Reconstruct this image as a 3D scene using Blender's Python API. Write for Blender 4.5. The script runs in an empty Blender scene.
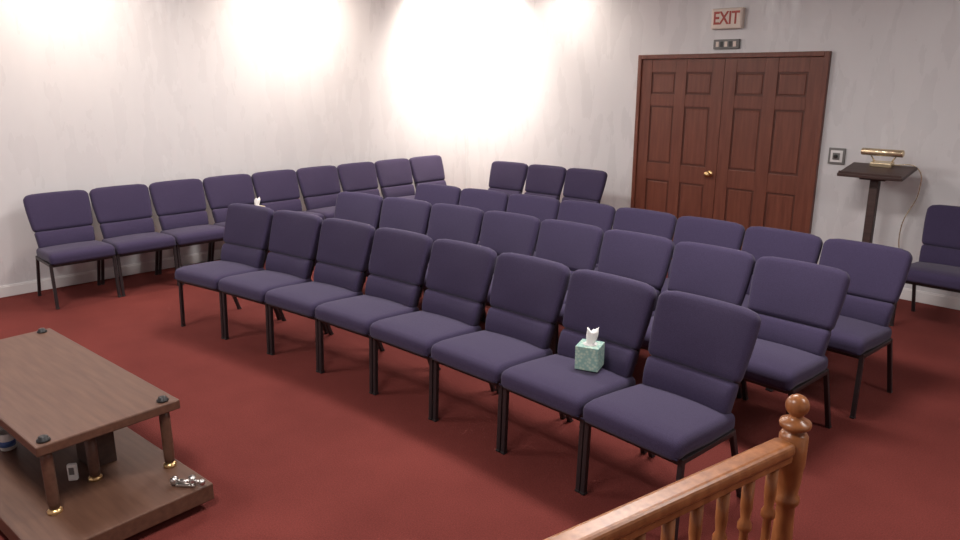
import bpy, bmesh, math, random
from mathutils import Vector, Matrix
random.seed(4)
PHI=math.radians(45.7); C,S=math.cos(PHI),math.sin(PHI)
def W(X,D,z=0.0): return Vector((X*C-D*S, X*S+D*C, z))
def Wd(X,D): return Vector((X*C-D*S, X*S+D*C))
scene=bpy.context.scene
XL,YB,XR,YF,HC=-7.42,6.98,3.0,-2.5,3.05

# ------------------------------------------------------------ materials
def mat(name,color,rough=0.5,metal=0.0,spec=0.5):
    m=bpy.data.materials.new(name); m.use_nodes=True
    b=m.node_tree.nodes['Principled BSDF']
    b.inputs['Base Color'].default_value=(*color,1); b.inputs['Roughness'].default_value=rough
    b.inputs['Metallic'].default_value=metal; b.inputs['Specular IOR Level'].default_value=spec
    return m,m.node_tree.nodes,m.node_tree.links,b
def noise_mat(name,c1,c2,scale=(1,1,1),nscale=10,rough=0.6,bump=0.0,bdist=0.01,metal=0,spec=0.5,detail=6,lo=.3,hi=.7,coord='Object'):
    m,n,l,b=mat(name,c1,rough,metal,spec)
    tc=n.new('ShaderNodeTexCoord'); mp=n.new('ShaderNodeMapping'); mp.inputs['Scale'].default_value=scale
    nz=n.new('ShaderNodeTexNoise'); nz.inputs['Scale'].default_value=nscale; nz.inputs['Detail'].default_value=detail
    cr=n.new('ShaderNodeValToRGB'); cr.color_ramp.elements[0].color=(*c1,1); cr.color_ramp.elements[1].color=(*c2,1)
    cr.color_ramp.elements[0].position=lo; cr.color_ramp.elements[1].position=hi
    l.new(tc.outputs[coord],mp.inputs[0]); l.new(mp.outputs[0],nz.inputs['Vector']); l.new(nz.outputs[0],cr.inputs[0]); l.new(cr.outputs[0],b.inputs['Base Color'])
    if bump>0:
        bp=n.new('ShaderNodeBump'); bp.inputs['Strength'].default_value=bump; bp.inputs['Distance'].default_value=bdist
        l.new(nz.outputs[0],bp.inputs['Height']); l.new(bp.outputs[0],b.inputs['Normal'])
    return m
def emis(name,color,st):
    m,n,l,b=mat(name,color); b.inputs['Emission Color'].default_value=(*color,1); b.inputs['Emission Strength'].default_value=st; return m

M_fabric=noise_mat('purple_fabric',(0.032,0.023,0.054),(0.049,0.037,0.084),nscale=260,rough=0.9,bump=.35,bdist=.002,spec=.2,detail=3)
M_fabric.node_tree.nodes['Principled BSDF'].inputs['Sheen Weight'].default_value=.10
M_pipe,_,_,_=mat('fabric_piping',(0.022,0.017,0.04),.9,0,.2)
M_frame,_,_,_=mat('dark_steel',(0.030,0.022,0.024),.42,.3)
M_mahog=noise_mat('mahogany',(0.115,0.032,0.019),(0.178,0.056,0.033),(14,14,1.2),2.2,.42,.05,.002)
M_mahog_d,_,_,_=mat('mahogany_groove',(0.09,0.026,0.016),.5)
M_brass,_,_,_=mat('brass',(0.72,0.5,0.24),.3,1)
M_pbrass,_,_,_=mat('polished_pale_brass',(0.75,0.62,0.42),.25,.8)
M_oak=noise_mat('railing_wood',(0.22,0.075,0.024),(0.38,0.15,0.055),(4,4,1.0),9,.3,.03,.002)
M_walnut=noise_mat('table_wood',(0.080,0.036,0.023),(0.122,0.060,0.038),(1.2,14,14),3.0,.45,.05,.002)
M_walnut_d=noise_mat('table_wood_dark',(0.034,0.016,0.012),(0.058,0.030,0.021),(1.2,14,14),3.0,.45)
M_black,_,_,_=mat('black_plastic',(0.015,0.015,0.016),.4)
M_lect=noise_mat('lectern_wood',(0.040,0.022,0.02),(0.065,0.036,0.032),(1,12,12),4,.5)
M_metal,_,_,_=mat('chrome',(0.55,0.54,0.52),.3,1)
M_white,_,_,_=mat('white_plastic',(0.75,0.75,0.74),.4)
M_trim,_,_,_=mat('white_trim_paint',(0.70,0.68,0.68),.45)
M_tissue,_,_,_=mat('tissue_paper',(0.85,0.85,0.84),.9)
M_bluepl,_,_,_=mat('blue_label',(0.05,0.12,0.35),.5)
M_grey,_,_,_=mat('grey_metal',(0.16,0.155,0.15),.5)
M_lamp=emis('warm_lamp',(1.0,0.88,0.72),12)
M_fill_panel=emis('fill_panel_glow',(1.0,0.95,0.9),1.5)  # glowing face of the added fill panels
M_exit,_,_,_=mat('exit_face',(0.74,0.64,0.56),.4)
M_exitred,_,_,_=mat('exit_letters',(0.42,0.07,0.05),.5)
M_ceil=noise_mat('ceiling_paint',(0.72,0.70,0.68),(0.76,0.74,0.72),nscale=60,rough=.9,bump=.2)
# wall: satin vinyl wallpaper with a vertically brushed glossy coat
def wallmat():
    m,n,l,b=mat('satin_wallpaper',(0.7,0.69,0.69),.5,0,.3)
    tc=n.new('ShaderNodeTexCoord')
    n1=n.new('ShaderNodeTexNoise'); n1.inputs['Scale'].default_value=1; n1.inputs['Detail'].default_value=4
    mp=n.new('ShaderNodeMapping'); mp.inputs['Scale'].default_value=(6,6,1.8)
    cr=n.new('ShaderNodeValToRGB'); cr.color_ramp.elements[0].position=.3; cr.color_ramp.elements[1].position=.75
    cr.color_ramp.elements[0].color=(0.60,0.59,0.605,1); cr.color_ramp.elements[1].color=(0.625,0.615,0.627,1)
    l.new(tc.outputs['Object'],mp.inputs[0]); l.new(mp.outputs[0],n1.inputs['Vector']); l.new(n1.outputs[0],cr.inputs[0]); l.new(cr.outputs[0],b.inputs['Base Color'])
    b.inputs['Coat Weight'].default_value=.8; b.inputs['Coat IOR'].default_value=1.55
    mp2=n.new('ShaderNodeMapping'); mp2.inputs['Scale'].default_value=(8,8,1.5)
    n2=n.new('ShaderNodeTexNoise'); n2.inputs['Scale'].default_value=1.0; n2.inputs['Detail'].default_value=3; n2.inputs['Roughness'].default_value=.5
    mr=n.new('ShaderNodeMapRange'); mr.inputs[1].default_value=.3; mr.inputs[2].default_value=.7; mr.inputs[3].default_value=.2; mr.inputs[4].default_value=.38
    l.new(n1.outputs[0],mr.inputs[0]); l.new(mr.outputs[0],b.inputs['Coat Roughness'])
    bp=n.new('ShaderNodeBump'); bp.inputs['Strength'].default_value=.7; bp.inputs['Distance'].default_value=.025
    l.new(tc.outputs['Object'],mp2.inputs[0]); l.new(mp2.outputs[0],n2.inputs['Vector']); l.new(n2.outputs[0],bp.inputs['Height']); l.new(bp.outputs[0],b.inputs['Coat Normal'])
    return m
M_wall=wallmat()
def carpet():
    m,n,l,b=mat('red_carpet',(0.15,0.02,0.016),.95,0,.15)
    tc=n.new('ShaderNodeTexCoord')
    n1=n.new('ShaderNodeTexNoise'); n1.inputs['Scale'].default_value=150; n1.inputs['Detail'].default_value=3
    n2=n.new('ShaderNodeTexNoise'); n2.inputs['Scale'].default_value=1.6; n2.inputs['Detail'].default_value=4
    mx=n.new('ShaderNodeMath'); mx.operation='MULTIPLY_ADD'; mx.inputs[1].default_value=.55
    md=n.new('ShaderNodeMath'); md.operation='MULTIPLY'; md.inputs[1].default_value=.45
    cr=n.new('ShaderNodeValToRGB'); cr.color_ramp.elements[0].position=.35; cr.color_ramp.elements[1].position=.66
    cr.color_ramp.elements[0].color=(0.098,0.019,0.016,1); cr.color_ramp.elements[1].color=(0.168,0.036,0.030,1)
    l.new(tc.outputs['Object'],n1.inputs['Vector']); l.new(tc.outputs['Object'],n2.inputs['Vector'])
    l.new(n2.outputs[0],md.inputs[0]); l.new(n1.outputs[0],mx.inputs[0]); l.new(md.outputs[0],mx.inputs[2]); l.new(mx.outputs[0],cr.inputs[0]); l.new(cr.outputs[0],b.inputs['Base Color'])
    bp=n.new('ShaderNodeBump'); bp.inputs['Strength'].default_value=.6; bp.inputs['Distance'].default_value=.006
    l.new(n1.outputs[0],bp.inputs['Height']); l.new(bp.outputs[0],b.inputs['Normal'])
    return m
M_carpet=carpet()
def tissuebox_mat():
    m,n,l,b=mat('tissue_box_print',(0.2,0.4,0.35),.55)
    tc=n.new('ShaderNodeTexCoord')
    v=n.new('ShaderNodeTexVoronoi'); v.inputs['Scale'].default_value=60
    cr=n.new('ShaderNodeValToRGB'); cr.color_ramp.elements[0].color=(0.48,0.58,0.48,1); cr.color_ramp.elements[1].color=(0.24,0.40,0.36,1)
    cr.color_ramp.elements[0].position=.15; cr.color_ramp.elements[1].position=.6
    l.new(tc.outputs['Object'],v.inputs['Vector']); l.new(v.outputs['Distance'],cr.inputs[0]); l.new(cr.outputs[0],b.inputs['Base Color'])
    return m
M_tbox=tissuebox_mat()
M_tbox2=noise_mat('tissue_box_cream',(0.5,0.42,0.25),(0.62,0.55,0.4),nscale=30)

# ------------------------------------------------------------ mesh builder
class B:
    def __init__(s): s.bm=bmesh.new(); s.mats=[]
    def mi(s,m):
        if m not in s.mats: s.mats.append(m)
        return s.mats.index(m)
    def _fin(s,verts,m,M,smooth):
        i=s.mi(m); fs=set()
        for v in verts:
            if M is not None: v.co=M@v.co
            fs.update(v.link_faces)
        for f in fs: f.material_index=i; f.smooth=smooth
    def box(s,c,size,m,bev=0.0,M=None,seg=2):
        r=bmesh.ops.create_cube(s.bm,size=1); vs=r['verts']
        for v in vs: v.co=Vector((v.co.x*size[0]+c[0],v.co.y*size[1]+c[1],v.co.z*size[2]+c[2]))
        if bev>0:
            es=set(e for v in vs for e in v.link_edges)
            rr=bmesh.ops.bevel(s.bm,geom=list(es),offset=bev,segments=seg,affect='EDGES',profile=.5)
            vs=list(set(v for f in rr['faces'] for v in f.verts)|set(v for v in vs if v.is_valid))
        s._fin(vs,m,M,False)
    def beam(s,p,q,w,h,m,bev=0.0,up=(0,0,1)):
        p,q=Vector(p),Vector(q); d=q-p; z=d.normalized(); u=Vector(up)
        if abs(z.dot(u))>.95: u=Vector((0,1,0))
        x=u.cross(z).normalized(); y=z.cross(x)
        M=Matrix((x,y,z)).transposed().to_4x4(); M.translation=(p+q)/2
        s.box((0,0,0),(w,h,d.length),m,bev,M)
    def cyl(s,p,q,r1,r2,m,seg=16):
        p,q=Vector(p),Vector(q); d=q-p
        r=bmesh.ops.create_cone(s.bm,cap_ends=True,segments=seg,radius1=r1,radius2=r2,depth=d.length)
        M=d.to_track_quat('Z','Y').to_matrix().to_4x4(); M.translation=(p+q)/2
        s._fin(r['verts'],m,M,True)
    def sphere(s,c,r,m,sc=(1,1,1)):
        rr=bmesh.ops.create_uvsphere(s.bm,u_segments=20,v_segments=12,radius=r)
        M=Matrix.Translation(Vector(c))@Matrix.Diagonal((*sc,1)); s._fin(rr['verts'],m,M,True)
    def lathe(s,prof,m,c=(0,0,0),seg=24,M=None):
        rings=[]; allv=[]
        for r,z in prof:
            ring=[s.bm.verts.new((c[0]+r*math.cos(2*math.pi*i/seg),c[1]+r*math.sin(2*math.pi*i/seg),c[2]+z)) for i in range(seg)]
            rings.append(ring); allv+=ring
        for a,b in zip(rings,rings[1:]):
            for i in range(seg):
                s.bm.faces.new((a[i],a[(i+1)%seg],b[(i+1)%seg],b[i]))
        s.bm.faces.new(rings[0][::-1]); s.bm.faces.new(rings[-1])
        s._fin(allv,m,M,True)
    def cushion(s,hx,hy,hz,r,m,fn=None,n=10):
        def ax(h):
            a=[-h,-h+.25*r,-h+.6*r,-h+r]; inn=[-h+r+(2*h-2*r)*i/n for i in range(1,n)]
            return a+inn+[h-r,h-.6*r,h-.25*r,h]
        X,Y,Z=ax(hx),ax(hy),ax(hz) if hz>r*1.05 else [-hz,-hz*.6,-hz*.2,hz*.2,hz*.6,hz]
        cache={}
        def vert(x,y,z):
            k=(round(x,6),round(y,6),round(z,6))
            if k in cache: return cache[k]
            q=Vector((max(-hx+r,min(hx-r,x)),max(-hy+r,min(hy-r,y)),max(-hz+r,min(hz-r,z)) if hz>r else 0))
            d=Vector((x,y,z))-q
            p=q+d.normalized()*r if d.length>1e-9 else q
            if fn: p=fn(p.copy())
            v=s.bm.verts.new(p); cache[k]=v; return v
        def grid(A,Bx,f):
            for i in range(len(A)-1):
                for j in range(len(Bx)-1):
                    try: s.bm.faces.new([f(A[i],Bx[j]),f(A[i+1],Bx[j]),f(A[i+1],Bx[j+1]),f(A[i],Bx[j+1])])
                    except ValueError: pass
        for sg in (-1,1):
            grid(X,Y,lambda a,b:vert(a,b,sg*hz)); grid(X,Z,lambda a,b:vert(a,sg*hy,b)); grid(Y,Z,lambda a,b:vert(sg*hx,a,b))
        s._fin(list(cache.values()),m,None,True)
    def mesh(s,name):
        bmesh.ops.recalc_face_normals(s.bm,faces=s.bm.faces)
        me=bpy.data.meshes.new(name); s.bm.to_mesh(me); s.bm.free()
        for m in s.mats: me.materials.append(m)
        return me
    def obj(s,name,loc=(0,0,0),rz=0,parent=None):
        o=bpy.data.objects.new(name,s.mesh(name)); scene.collection.objects.link(o)
        o.location=loc; o.rotation_euler=(0,0,rz)
        if parent: o.parent=parent
        return o
def empty(name,loc=(0,0,0),rz=0):
    o=bpy.data.objects.new(name,None); scene.collection.objects.link(o); o.location=loc; o.rotation_euler=(0,0,rz); o.empty_display_size=.1; return o

# ------------------------------------------------------------ room
def slab(name,lo,hi,m):
    b=B(); b.box([(a+c)/2 for a,c in zip(lo,hi)],[c-a for a,c in zip(lo,hi)],m); return b.obj(name)
T=.12
slab('floor',(XL-T,YF-T,-.1),(XR+T,YB+T,0),M_carpet)
slab('ceiling',(XL-T,YF-T,HC),(XR+T,YB+T,HC+.1),M_ceil)
slab('wall_left',(XL-T,YF,0),(XL,YB,HC),M_wall)
slab('wall_back',(XL-T,YB,0),(XR+T,YB+T,HC),M_wall)
slab('wall_right',(XR,YF,0),(XR+T,YB,HC),M_wall)
slab('wall_front',(XL-T,YF-T,0),(XR+T,YF,HC),M_wall)
def baseboard(name,p,q,nrm):
    b=B(); p=Vector(p);q=Vector(q);nv=Vector(nrm)
    mid=(p+q)/2+nv*.008; L=(q-p).length
    sz=(.016,L,.09) if abs(nv.x)>.5 else (L,.016,.09)
    b.box((mid.x,mid.y,.045),sz,M_trim,.003)
    sz2=(.010,L,.012) if abs(nv.x)>.5 else (L,.010,.012)
    mid2=(p+q)/2+nv*.005; b.box((mid2.x,mid2.y,.096),sz2,M_trim,.003)
    b.obj(name)
DX0,DX1=-4.69,-2.70
baseboard('baseboard_left',(XL,YF,0),(XL,YB,0),(1,0,0))
baseboard('baseboard_back_a',(XL+.02,YB,0),(DX0,YB,0),(0,-1,0))
baseboard('baseboard_back_b',(DX1,YB,0),(XR,YB,0),(0,-1,0))
baseboard('baseboard_right',(XR,YF,0),(XR,YB-.02,0),(-1,0,0))
baseboard('baseboard_front',(XL+.02,YF,0),(XR-.02,YF,0),(0,1,0))

# ------------------------------------------------------------ double door
b=B(); H=2.10; fw=.045; y0=YB-.001
b.box((DX0+fw/2,y0-.025,H/2),(fw,.05,H),M_mahog,.006)
b.box((DX1-fw/2,y0-.025,H/2),(fw,.05,H),M_mahog,.006)
b.box(((DX0+DX1)/2,y0-.025,H-fw/2),(DX1-DX0-2*fw,.05,fw),M_mahog,.006)
xm=(DX0+DX1)/2; lw=(DX1-DX0-2*fw)/2-.004
for sx in (-1,1):
    cx=xm+sx*(lw/2+.002); h=H-fw-.010; zc=.006+h/2
    b.box((cx,y0-.010,zc),(lw,.020,h),M_mahog_d)
    st=.125; pw=(lw-3*st)/2; yf=y0-.026
    for k in (-1,0,1): b.box((cx+k*(lw-st)/2,yf,zc),(st,.012,h),M_mahog,.003)
    rails=[(.006,.22),(.80,.18),(1.58,.12),(h+.006-.13,.13)]
    for z,t in rails:
        for k in (-1,1): b.box((cx+k*(st/2+pw/2),yf+.0005,z+t/2),(pw,.011,t),M_mahog,.003)
    for (za,ta),(zb,tb) in zip(rails,rails[1:]):
        z1=za+ta; z2=zb
        for k in (-1,1): b.box((cx+k*(st/2+pw/2),y0-.020,(z1+z2)/2),(pw-.036,.014,z2-z1-.036),M_mahog,.006,seg=1)
for kx in (-.07,):
    b.cyl((xm+kx,y0-.032,.92),(xm+kx,y0-.040,.92),.034,.032,M_brass,20)
    b.cyl((xm+kx,y0-.04,.92),(xm+kx,y0-.075,.92),.012,.012,M_brass)
    b.sphere((xm+kx,y0-.088,.92),.031,M_brass,(1,.75,1))
b.obj('door_1')

# exit sign
e=empty('exit_sign',(-3.704,YB,2.42))
b=B(); b.box((0,-.03,0),(.32,.058,.19),M_exit,.008); b.box((0,-.062,0),(.30,.006,.165),M_exit,.003); b.obj('housing',parent=e)
cu=bpy.data.curves.new('letters','FONT'); cu.body='EXIT'; cu.size=.165; cu.align_x='CENTER'; cu.align_y='CENTER'; cu.extrude=.001; cu.offset=.0035; cu.space_character=.97
cu.materials.append(M_exitred)
t=bpy.data.objects.new('letters',cu); scene.collection.objects.link(t); t.parent=e; t.location=(0,-.067,0); t.rotation_euler=(math.pi/2,0,0)
t.scale=(.82,1,1)
b=B(); b.box((0,-.015,0),(.27,.03,.09),M_grey,.006)
for i in range(5): b.box((-.09+.045*i,-.032,0),(.03,.004,.05),M_black if i%2 else M_exit,.001)
b.obj('door_name_plate',(-3.704,YB,2.185))
# wall control plate
b=B(); b.box((0,-.008,0),(.145,.016,.145),M_grey,.004); b.box((0,-.018,0),(.105,.006,.105),M_trim,.002)
b.box((0,-.026,0),(.06,.014,.06),M_grey,.004); b.cyl((0,-.03,0),(0,-.045,0),.018,.016,M_black)
b.obj('wall_thermostat',(-2.55,YB,1.19))

# ------------------------------------------------------------ chair  (front legs y=-.46, top of back y=+.10)
def chair_mesh():
    b=B()
    hx,hy,hz=.259,.240,.046
    def f(p):
        u,v=p.x/hx,p.y/hy
        if p.z>0: p.z+=.012*(1-u*u)*(1-v*v)
        if v<-.6: p.z-=.02*((-v-.6)/.4)**2
        p.x*=1-.05*max(0,v)
        p.z+=-.014*v
        return Vector((p.x,p.y-.262,p.z+.420))
    b.cushion(hx,hy,hz,.034,M_fabric,f)
    b.box((0,-.262,.373),(.46,.42,.018),M_frame,.004)
    b.beam((-.256,-.496,.394),(.256,-.496,.394),.007,.007,M_pipe,.002)
    tl=math.radians(18.5)
    def place(x,y,z):
        return Vector((x,-.042+z*math.sin(tl)+y*math.cos(tl),.465+z*math.cos(tl)-y*math.sin(tl)))
    uh=.165; uz=.282
    def fu(p):
        t=(p.z+uh)/(2*uh)
        wx=.240+.020*math.sin(math.pi*.5*min(1,t*1.25))
        u=p.x/.25
        nx=u*wx
        z=p.z+uz
        if t>.7: z+=(.010*(1-u*u)-.026*max(0,(abs(u)-.74)/.26)**2)*((t-.7)/.3)
        y=p.y-.024*u*u
        if p.y<0: y-=.010*math.sin(math.pi*t)*(1-u*u)
        return place(nx,y,z)
    b.cushion(.25,.034,uh,.03,M_fabric,fu)
    lh=.080; lz=.042
    def fl(p):
        t=(p.z+lh)/(2*lh); u=p.x/.22
        y=p.y-.022*u*u
        if p.y<0: y-=.013*math.sin(math.pi*t)
        return place(u*(.226+.010*t),y,p.z+lz)
    b.cushion(.22,.032,lh,.026,M_fabric,fl)
    w=.024
    for sx in (-1,1):
        x=sx*.248
        b.beam((x,-.468,.0),(x,-.452,.385),w,w,M_frame,.003)
        b.beam((x,.065,.0),(x,-.070,.385),w,w,M_frame,.003)
        b.beam((x,-.46,.372),(x,-.065,.372),w,w,M_frame,.003)
        b.beam((sx*.205,-.07,.372),(sx*.205,.003,.54),w*.9,w*.9,M_frame,.003)
        b.beam((sx*.205,.000,.50),(sx*.205,.098,.80),w*.7,w*.7,M_frame,.003)
        b.box((x,-.468,.006),(.026,.03,.012),M_black,.003)
        b.box((x,.065,.006),(.026,.03,.012),M_black,.003)
    b.beam((-.248,-.455,.366),(.248,-.455,.366),w*.8,w,M_frame,.003)
    b.beam((-.248,-.068,.366),(.248,-.068,.366),w*.8,w,M_frame,.003)
    return b.mesh('padded_chair')
cm=chair_mesh()
seats={}
def chair_at(P,rz):
    o=bpy.data.objects.new('padded_chair',cm); scene.collection.objects.link(o); o.location=(P.x,P.y,0); o.rotation_euler=(0,0,rz); return o
def arc_row(key,start,a0,da,n,pitch,y0,jit=.3):
    """start: left end of the row measured on the line local y=y0; a0 angle of first chair, da turn per chair"""
    X,D=start
    for i in range(n):
        th=math.radians(a0+da*i)
        r=(math.cos(th),-math.sin(th)); nn=(math.sin(th),math.cos(th))
        cx=X+r[0]*pitch/2-nn[0]*y0; cd_=D+r[1]*pitch/2-nn[1]*y0
        P=W(cx,cd_); rz=PHI-th
        seats[key,i]=(P,rz)
        chair_at(P,rz+math.radians(random.uniform(-jit,jit)))
        X+=r[0]*pitch; D+=r[1]*pitch
arc_row('r1',(-2.325,5.49),34.1,2.1,8,.5275,-.46)
arc_row('r2',(-1.25,6.56),34.0,2.0,8,.535,.09)
arc_row('r3',(-.59,7.07),35.0,2.0,8,.532,.09)
arc_row('r4',(.16,8.96),38.5,2.0,3,.535,.09)
arc_row('wl',(-3.94,6.30),-44.2,0,9,.530,.09)
chair_at(Vector((-1.43,6.60,0)),0)

# ------------------------------------------------------------ tissue boxes
def tissue(q,rot,m,w=.118,h=.122):
    e=empty('tissue_box',q,rot)
    b=B(); b.box((0,0,h/2),(w,w,h),m,.003)
    b.lathe([(.0001,0),(.036,0),(.036,.0015),(.0001,.0015)],M_white,(0,0,h)); b.obj('carton',parent=e)
    bm=bmesh.new(); seg=28; rings=[]
    for k in range(9):
        t=k/8; ring=[]
        for i in range(seg):
            an=2*math.pi*i/seg
            r=.018+.024*t-.016*t*t+.007*t*math.sin(3*an+1.2)+.004*t*math.sin(7*an+k*.5)
            z=.075*t+.012*t*math.sin(2*an+.6)+.006*t*math.sin(5*an)
            ring.append(bm.verts.new((r*math.cos(an)*1.05+.008*t,r*math.sin(an)*.6,h+z)))
        rings.append(ring)
    for a,c in zip(rings,rings[1:]):
        for i in range(seg): bm.faces.new((a[i],a[(i+1)%seg],c[(i+1)%seg],c[i]))
    top=rings[-1]; cv=bm.verts.new((.004,0,h+.064))
    for i in range(seg): bm.faces.new((top[i],top[(i+1)%seg],cv))
    for f in bm.faces: f.smooth=True
    bmesh.ops.recalc_face_normals(bm,faces=bm.faces)
    me=bpy.data.meshes.new('tissue'); bm.to_mesh(me); bm.free(); me.materials.append(M_tissue)
    o=bpy.data.objects.new('tissue',me); scene.collection.objects.link(o); o.parent=e
tissue(W(.55,3.475,.479),PHI-math.radians(25),M_tbox)
P,rz=seats['wl',3]; q=P+Matrix.Rotation(rz,3,'Z')@Vector((.15,-.24,0)); q.z=.479
tissue(q,rz+.1,M_tbox2)

# ------------------------------------------------------------ lectern
e=empty('lectern',(-2.09,6.62,0),0)
b=B()
b.box((0,0,.02),(.40,.34,.04),M_lect,.008)
b.box((0,0,.56),(.066,.066,1.06),M_lect,.005)
tm=Matrix.Translation((0,0,1.125))@Matrix.Rotation(math.radians(10),4,'X')
b.box((0,0,0),(.50,.36,.028),M_lect,.005,tm)
b.box((0,-.17,.022),(.48,.015,.02),M_lect,.003,tm)
b.box((0,0,-.03),(.2,.2,.04),M_lect,.005,tm)
b.obj('stand',parent=e)
b=B()
b.box((0,.11,.034),(.17,.08,.04),M_pbrass,.008,tm)
for sx in (-1,1): b.cyl(tm@Vector((sx*.06,.13,.04)),tm@Vector((sx*.115,.13,.13)),.006,.006,M_pbrass)
b.cyl(tm@Vector((-.155,.10,.135)),tm@Vector((.155,.10,.135)),.030,.030,M_pbrass,20)
for sx in(-1,1): b.sphere(tm@Vector((sx*.155,.10,.135)),.0295,M_pbrass,(.4,1,1))
b.obj('reading_lamp',parent=e)
cu=bpy.data.curves.new('cord','CURVE'); cu.dimensions='3D'; cu.bevel_depth=.0045; sp=cu.splines.new('BEZIER')
pts=[(.08,.14,1.175),(.24,.19,1.16),(.27,.24,.98),(.17,.26,.65),(.19,.28,.4),(.24,.34,.30)]
sp.bezier_points.add(len(pts)-1)
for bp_,p in zip(sp.bezier_points,pts): bp_.co=p; bp_.handle_left_type=bp_.handle_right_type='AUTO'
cu.materials.append(M_pbrass); o=bpy.data.objects.new('cord',cu); scene.collection.objects.link(o); o.parent=e

# ------------------------------------------------------------ two tier table
c2=W(-1.385,3.15); d=Wd(.758,-.652); rz=math.atan2(d.y,d.x)
e=empty('two_tier_table',(c2.x,c2.y,0),rz)
b=B(); Lx,Ly=1.535,.61
b.box((-Lx/2,-Ly/2,.4275),(Lx,Ly,.045),M_walnut,.006)
b.obj('top_shelf',parent=e)
b=B(); b.box(((-Lx-.25+.25)/2,-.370,.08),(Lx+.50,.72,.08),M_walnut,.006)
for x in (-Lx,.05):
    for y in (-.12,-.6): b.cyl((x,y,0),(x,y,.045),.03,.03,M_black)
b.obj('bottom_shelf',parent=e)
b=B()
for x in (-.045,-Lx+.05):
    for y in (-.06,-Ly+.045):
        b.lathe([(.030,.12),(.030,.130),(.020,.14)],M_brass,(x,y,0))
        b.lathe([(.020,.14),(.024,.17),(.024,.37),(.020,.405)],M_walnut,(x,y,0))
        b.lathe([(.026,.45),(.026,.458),(.018,.462),(.018,.470),(.008,.474)],M_black,(x,y,0))
b.lathe([(.030,.12),(.030,.13),(.022,.14)],M_brass,(-.19,-.34,0))
b.lathe([(.022,.14),(.024,.17),(.024,.405)],M_walnut,(-.19,-.34,0))
b.box((-.36,-.26,.2625),(.16,.12,.285),M_walnut_d,.005)
b.obj('posts',parent=e)
R=Matrix.Rotation(rz,3,'Z')
def tp(x,y,z): v=R@Vector((x,y,0)); return (c2.x+v.x,c2.y+v.y,z)
b=B(); b.box((0,0,.04),(.04,.025,.08),M_white,.006); b.box((0,-.014,.05),(.022,.003,.035),M_grey,.001)
b.obj('remote_control',tp(-.25,-.41,.123),rz+.9)
b=B(); b.lathe([(.028,0),(.034,.002),(.036,.085),(.033,.09),(.03,.006),(.0001,.005)],M_white); b.lathe([(.0352,.02),(.0362,.05)],M_bluepl)
b.obj('paper_cup',tp(-.80,-.50,.123))
b=B(); b.cyl((-.05,0,.018),(.03,0,.018),.010,.010,M_metal); b.sphere((-.055,0,.020),.020,M_metal)
b.cyl((.03,0,.0),(.03,0,.045),.015,.015,M_metal); b.box((.0,.0,.005),(.09,.035,.010),M_metal,.002)
b.cyl((.03,-.0,.025),(.075,-.01,.025),.007,.007,M_metal); b.sphere((.080,-.011,.025),.015,M_metal)
b.obj('metal_clamp',tp(.18,-.10,.123),PHI-.1)

# ------------------------------------------------------------ railing
A=W(.90,1.93); dv=Wd(-.826,-.564); rz=math.atan2(dv.y,dv.x); LR=1.35
e=empty('altar_railing',(A.x,A.y,0),rz); UP=.035
newel=[(.042,0),(.042,.10),(.036,.11),(.030,.13),(.036,.16),(.038,.3),(.028,.58),(.026,.64),(.036,.655),(.036,.67),(.028,.68),(.034,.72),(.036,.76)]
newel+=[(.040,.78),(.040,.865),(.034,.875),(.026,.88),(.026,.888),(.042,.894),(.044,.902),(.042,.91),(.026,.916),(.018,.926)]
newel+=[(.018,.930)]+[(.033*math.cos(a),.958+.033*math.sin(a)) for a in [math.radians(t) for t in (-50,-30,-10,10,30,50,70,84)]]
newel=[(r,z if z<.5 else z+UP) for r,z in newel]
for i,x in enumerate((0,LR)):
    b=B(); b.lathe(newel,M_oak,(x,0,0),32); b.obj('newel_post_%d'%(i+1),parent=e)
b=B()
b.box((LR/2,0,.876),(LR-.06,.070,.042),M_oak,.017,seg=4)
b.box((LR/2,0,.845),(LR-.06,.048,.026),M_oak,.004)
b.box((LR/2,0,.10),(LR-.06,.05,.05),M_oak,.008)
b.obj('rails',parent=e)
b=B(); sp_=[(.016,.125),(.016,.20),(.021,.21),(.014,.23),(.022,.30),(.020,.42),(.013,.60),(.012,.66),(.020,.67),(.020,.685),(.013,.70),(.017,.74),(.017,.835)]
nb=12
for i in range(nb):
    b.lathe(sp_,M_oak,((i+.8)*LR/(nb+.6),0,0),16)
b.obj('balusters',parent=e)

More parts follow.
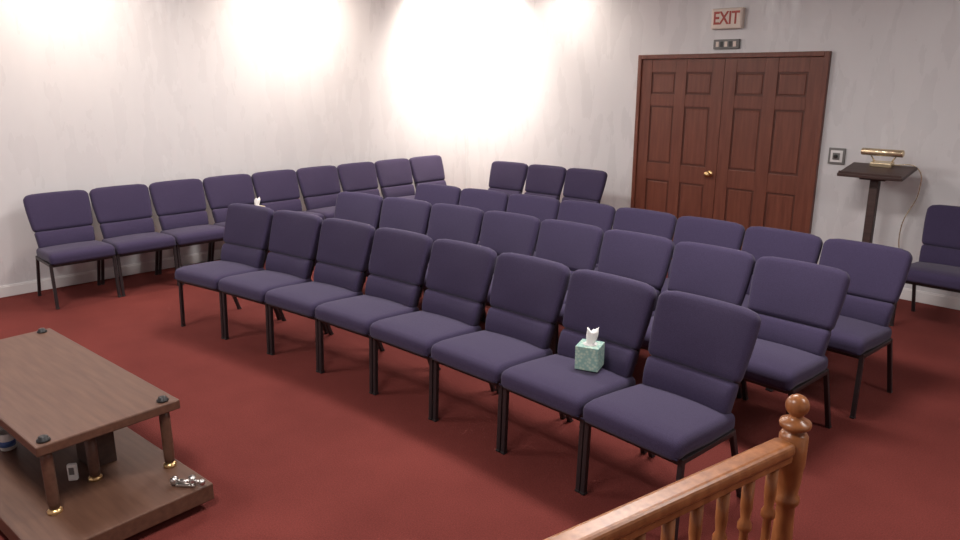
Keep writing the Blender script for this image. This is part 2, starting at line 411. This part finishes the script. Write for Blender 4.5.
# ------------------------------------------------------------ lighting
def light(name,kind,loc,energy,color,rot=(0,0,0),**k):
    l=bpy.data.lights.new(name,kind); l.energy=energy; l.color=color
    for a,v in k.items(): setattr(l,a,v)
    o=bpy.data.objects.new(name,l); scene.collection.objects.link(o); o.location=loc; o.rotation_euler=rot; return o
def can(x,y,en,blend=1.0,ang=140,aim=None,soft=.06,col=(1,.88,.77)):
    b=B(); b.lathe([(.095,-.012),(.1,-.006),(.1,0),(.075,0)],M_trim); b.lathe([(.0001,-.003),(.07,-.003),(.07,-.001),(.0001,-.001)],M_lamp)
    o=b.obj('recessed_ceiling_light',(x,y,HC))
    l=light('lamp','SPOT',(0,0,-.05),en,col,spot_size=math.radians(ang),spot_blend=blend,shadow_soft_size=soft); l.parent=o
    if aim is not None: l.rotation_euler=Vector(aim).to_track_quat('-Z','Y').to_euler()
can(XL+.55,YB-.55,620,1.0,160,(-.5,.5,-.85),.09)
can(XL+.60,4.4,170,1.0,150,(-.7,0,-.8),.08,(1,.85,.72))
can(XL+.70,2.1,100,1.0,150,(-.6,0,-.8),.08,(1,.85,.72))
can(-5.7,YB-.65,65,aim=(0,.5,-1))
for (x,y,en) in ((-5.2,3.6,74),(-2.2,3.6,78),(-5.2,.2,75),(-2.0,.2,72),(.8,3.2,52)):  # unseen overhead panels with area lamps, added for general fill light
    b=B(); b.box((0,0,-.02),(1.2,.6,.04),M_trim,.004); b.box((0,0,-.043),(1.12,.52,.006),M_fill_panel)
    o=b.obj('added_fill_panel',(x,y,HC))
    l=light('lamp','AREA',(0,0,-.06),en,(1,.95,.91),shape='RECTANGLE',size=1.1,size_y=.5); l.parent=o
w=bpy.data.worlds.new('World'); scene.world=w; w.use_nodes=True
w.node_tree.nodes['Background'].inputs[0].default_value=(.5,.5,.55,1); w.node_tree.nodes['Background'].inputs[1].default_value=.3
scene.view_settings.view_transform='Standard'

# ------------------------------------------------------------ camera
cd=bpy.data.cameras.new('camera'); cd.sensor_width=36; cd.lens=27.75; cd.clip_start=.05
co=bpy.data.objects.new('camera',cd); scene.collection.objects.link(co)
co.location=(0,0,1.9); co.rotation_euler=(math.radians(90-14.8),0,PHI)
scene.camera=co
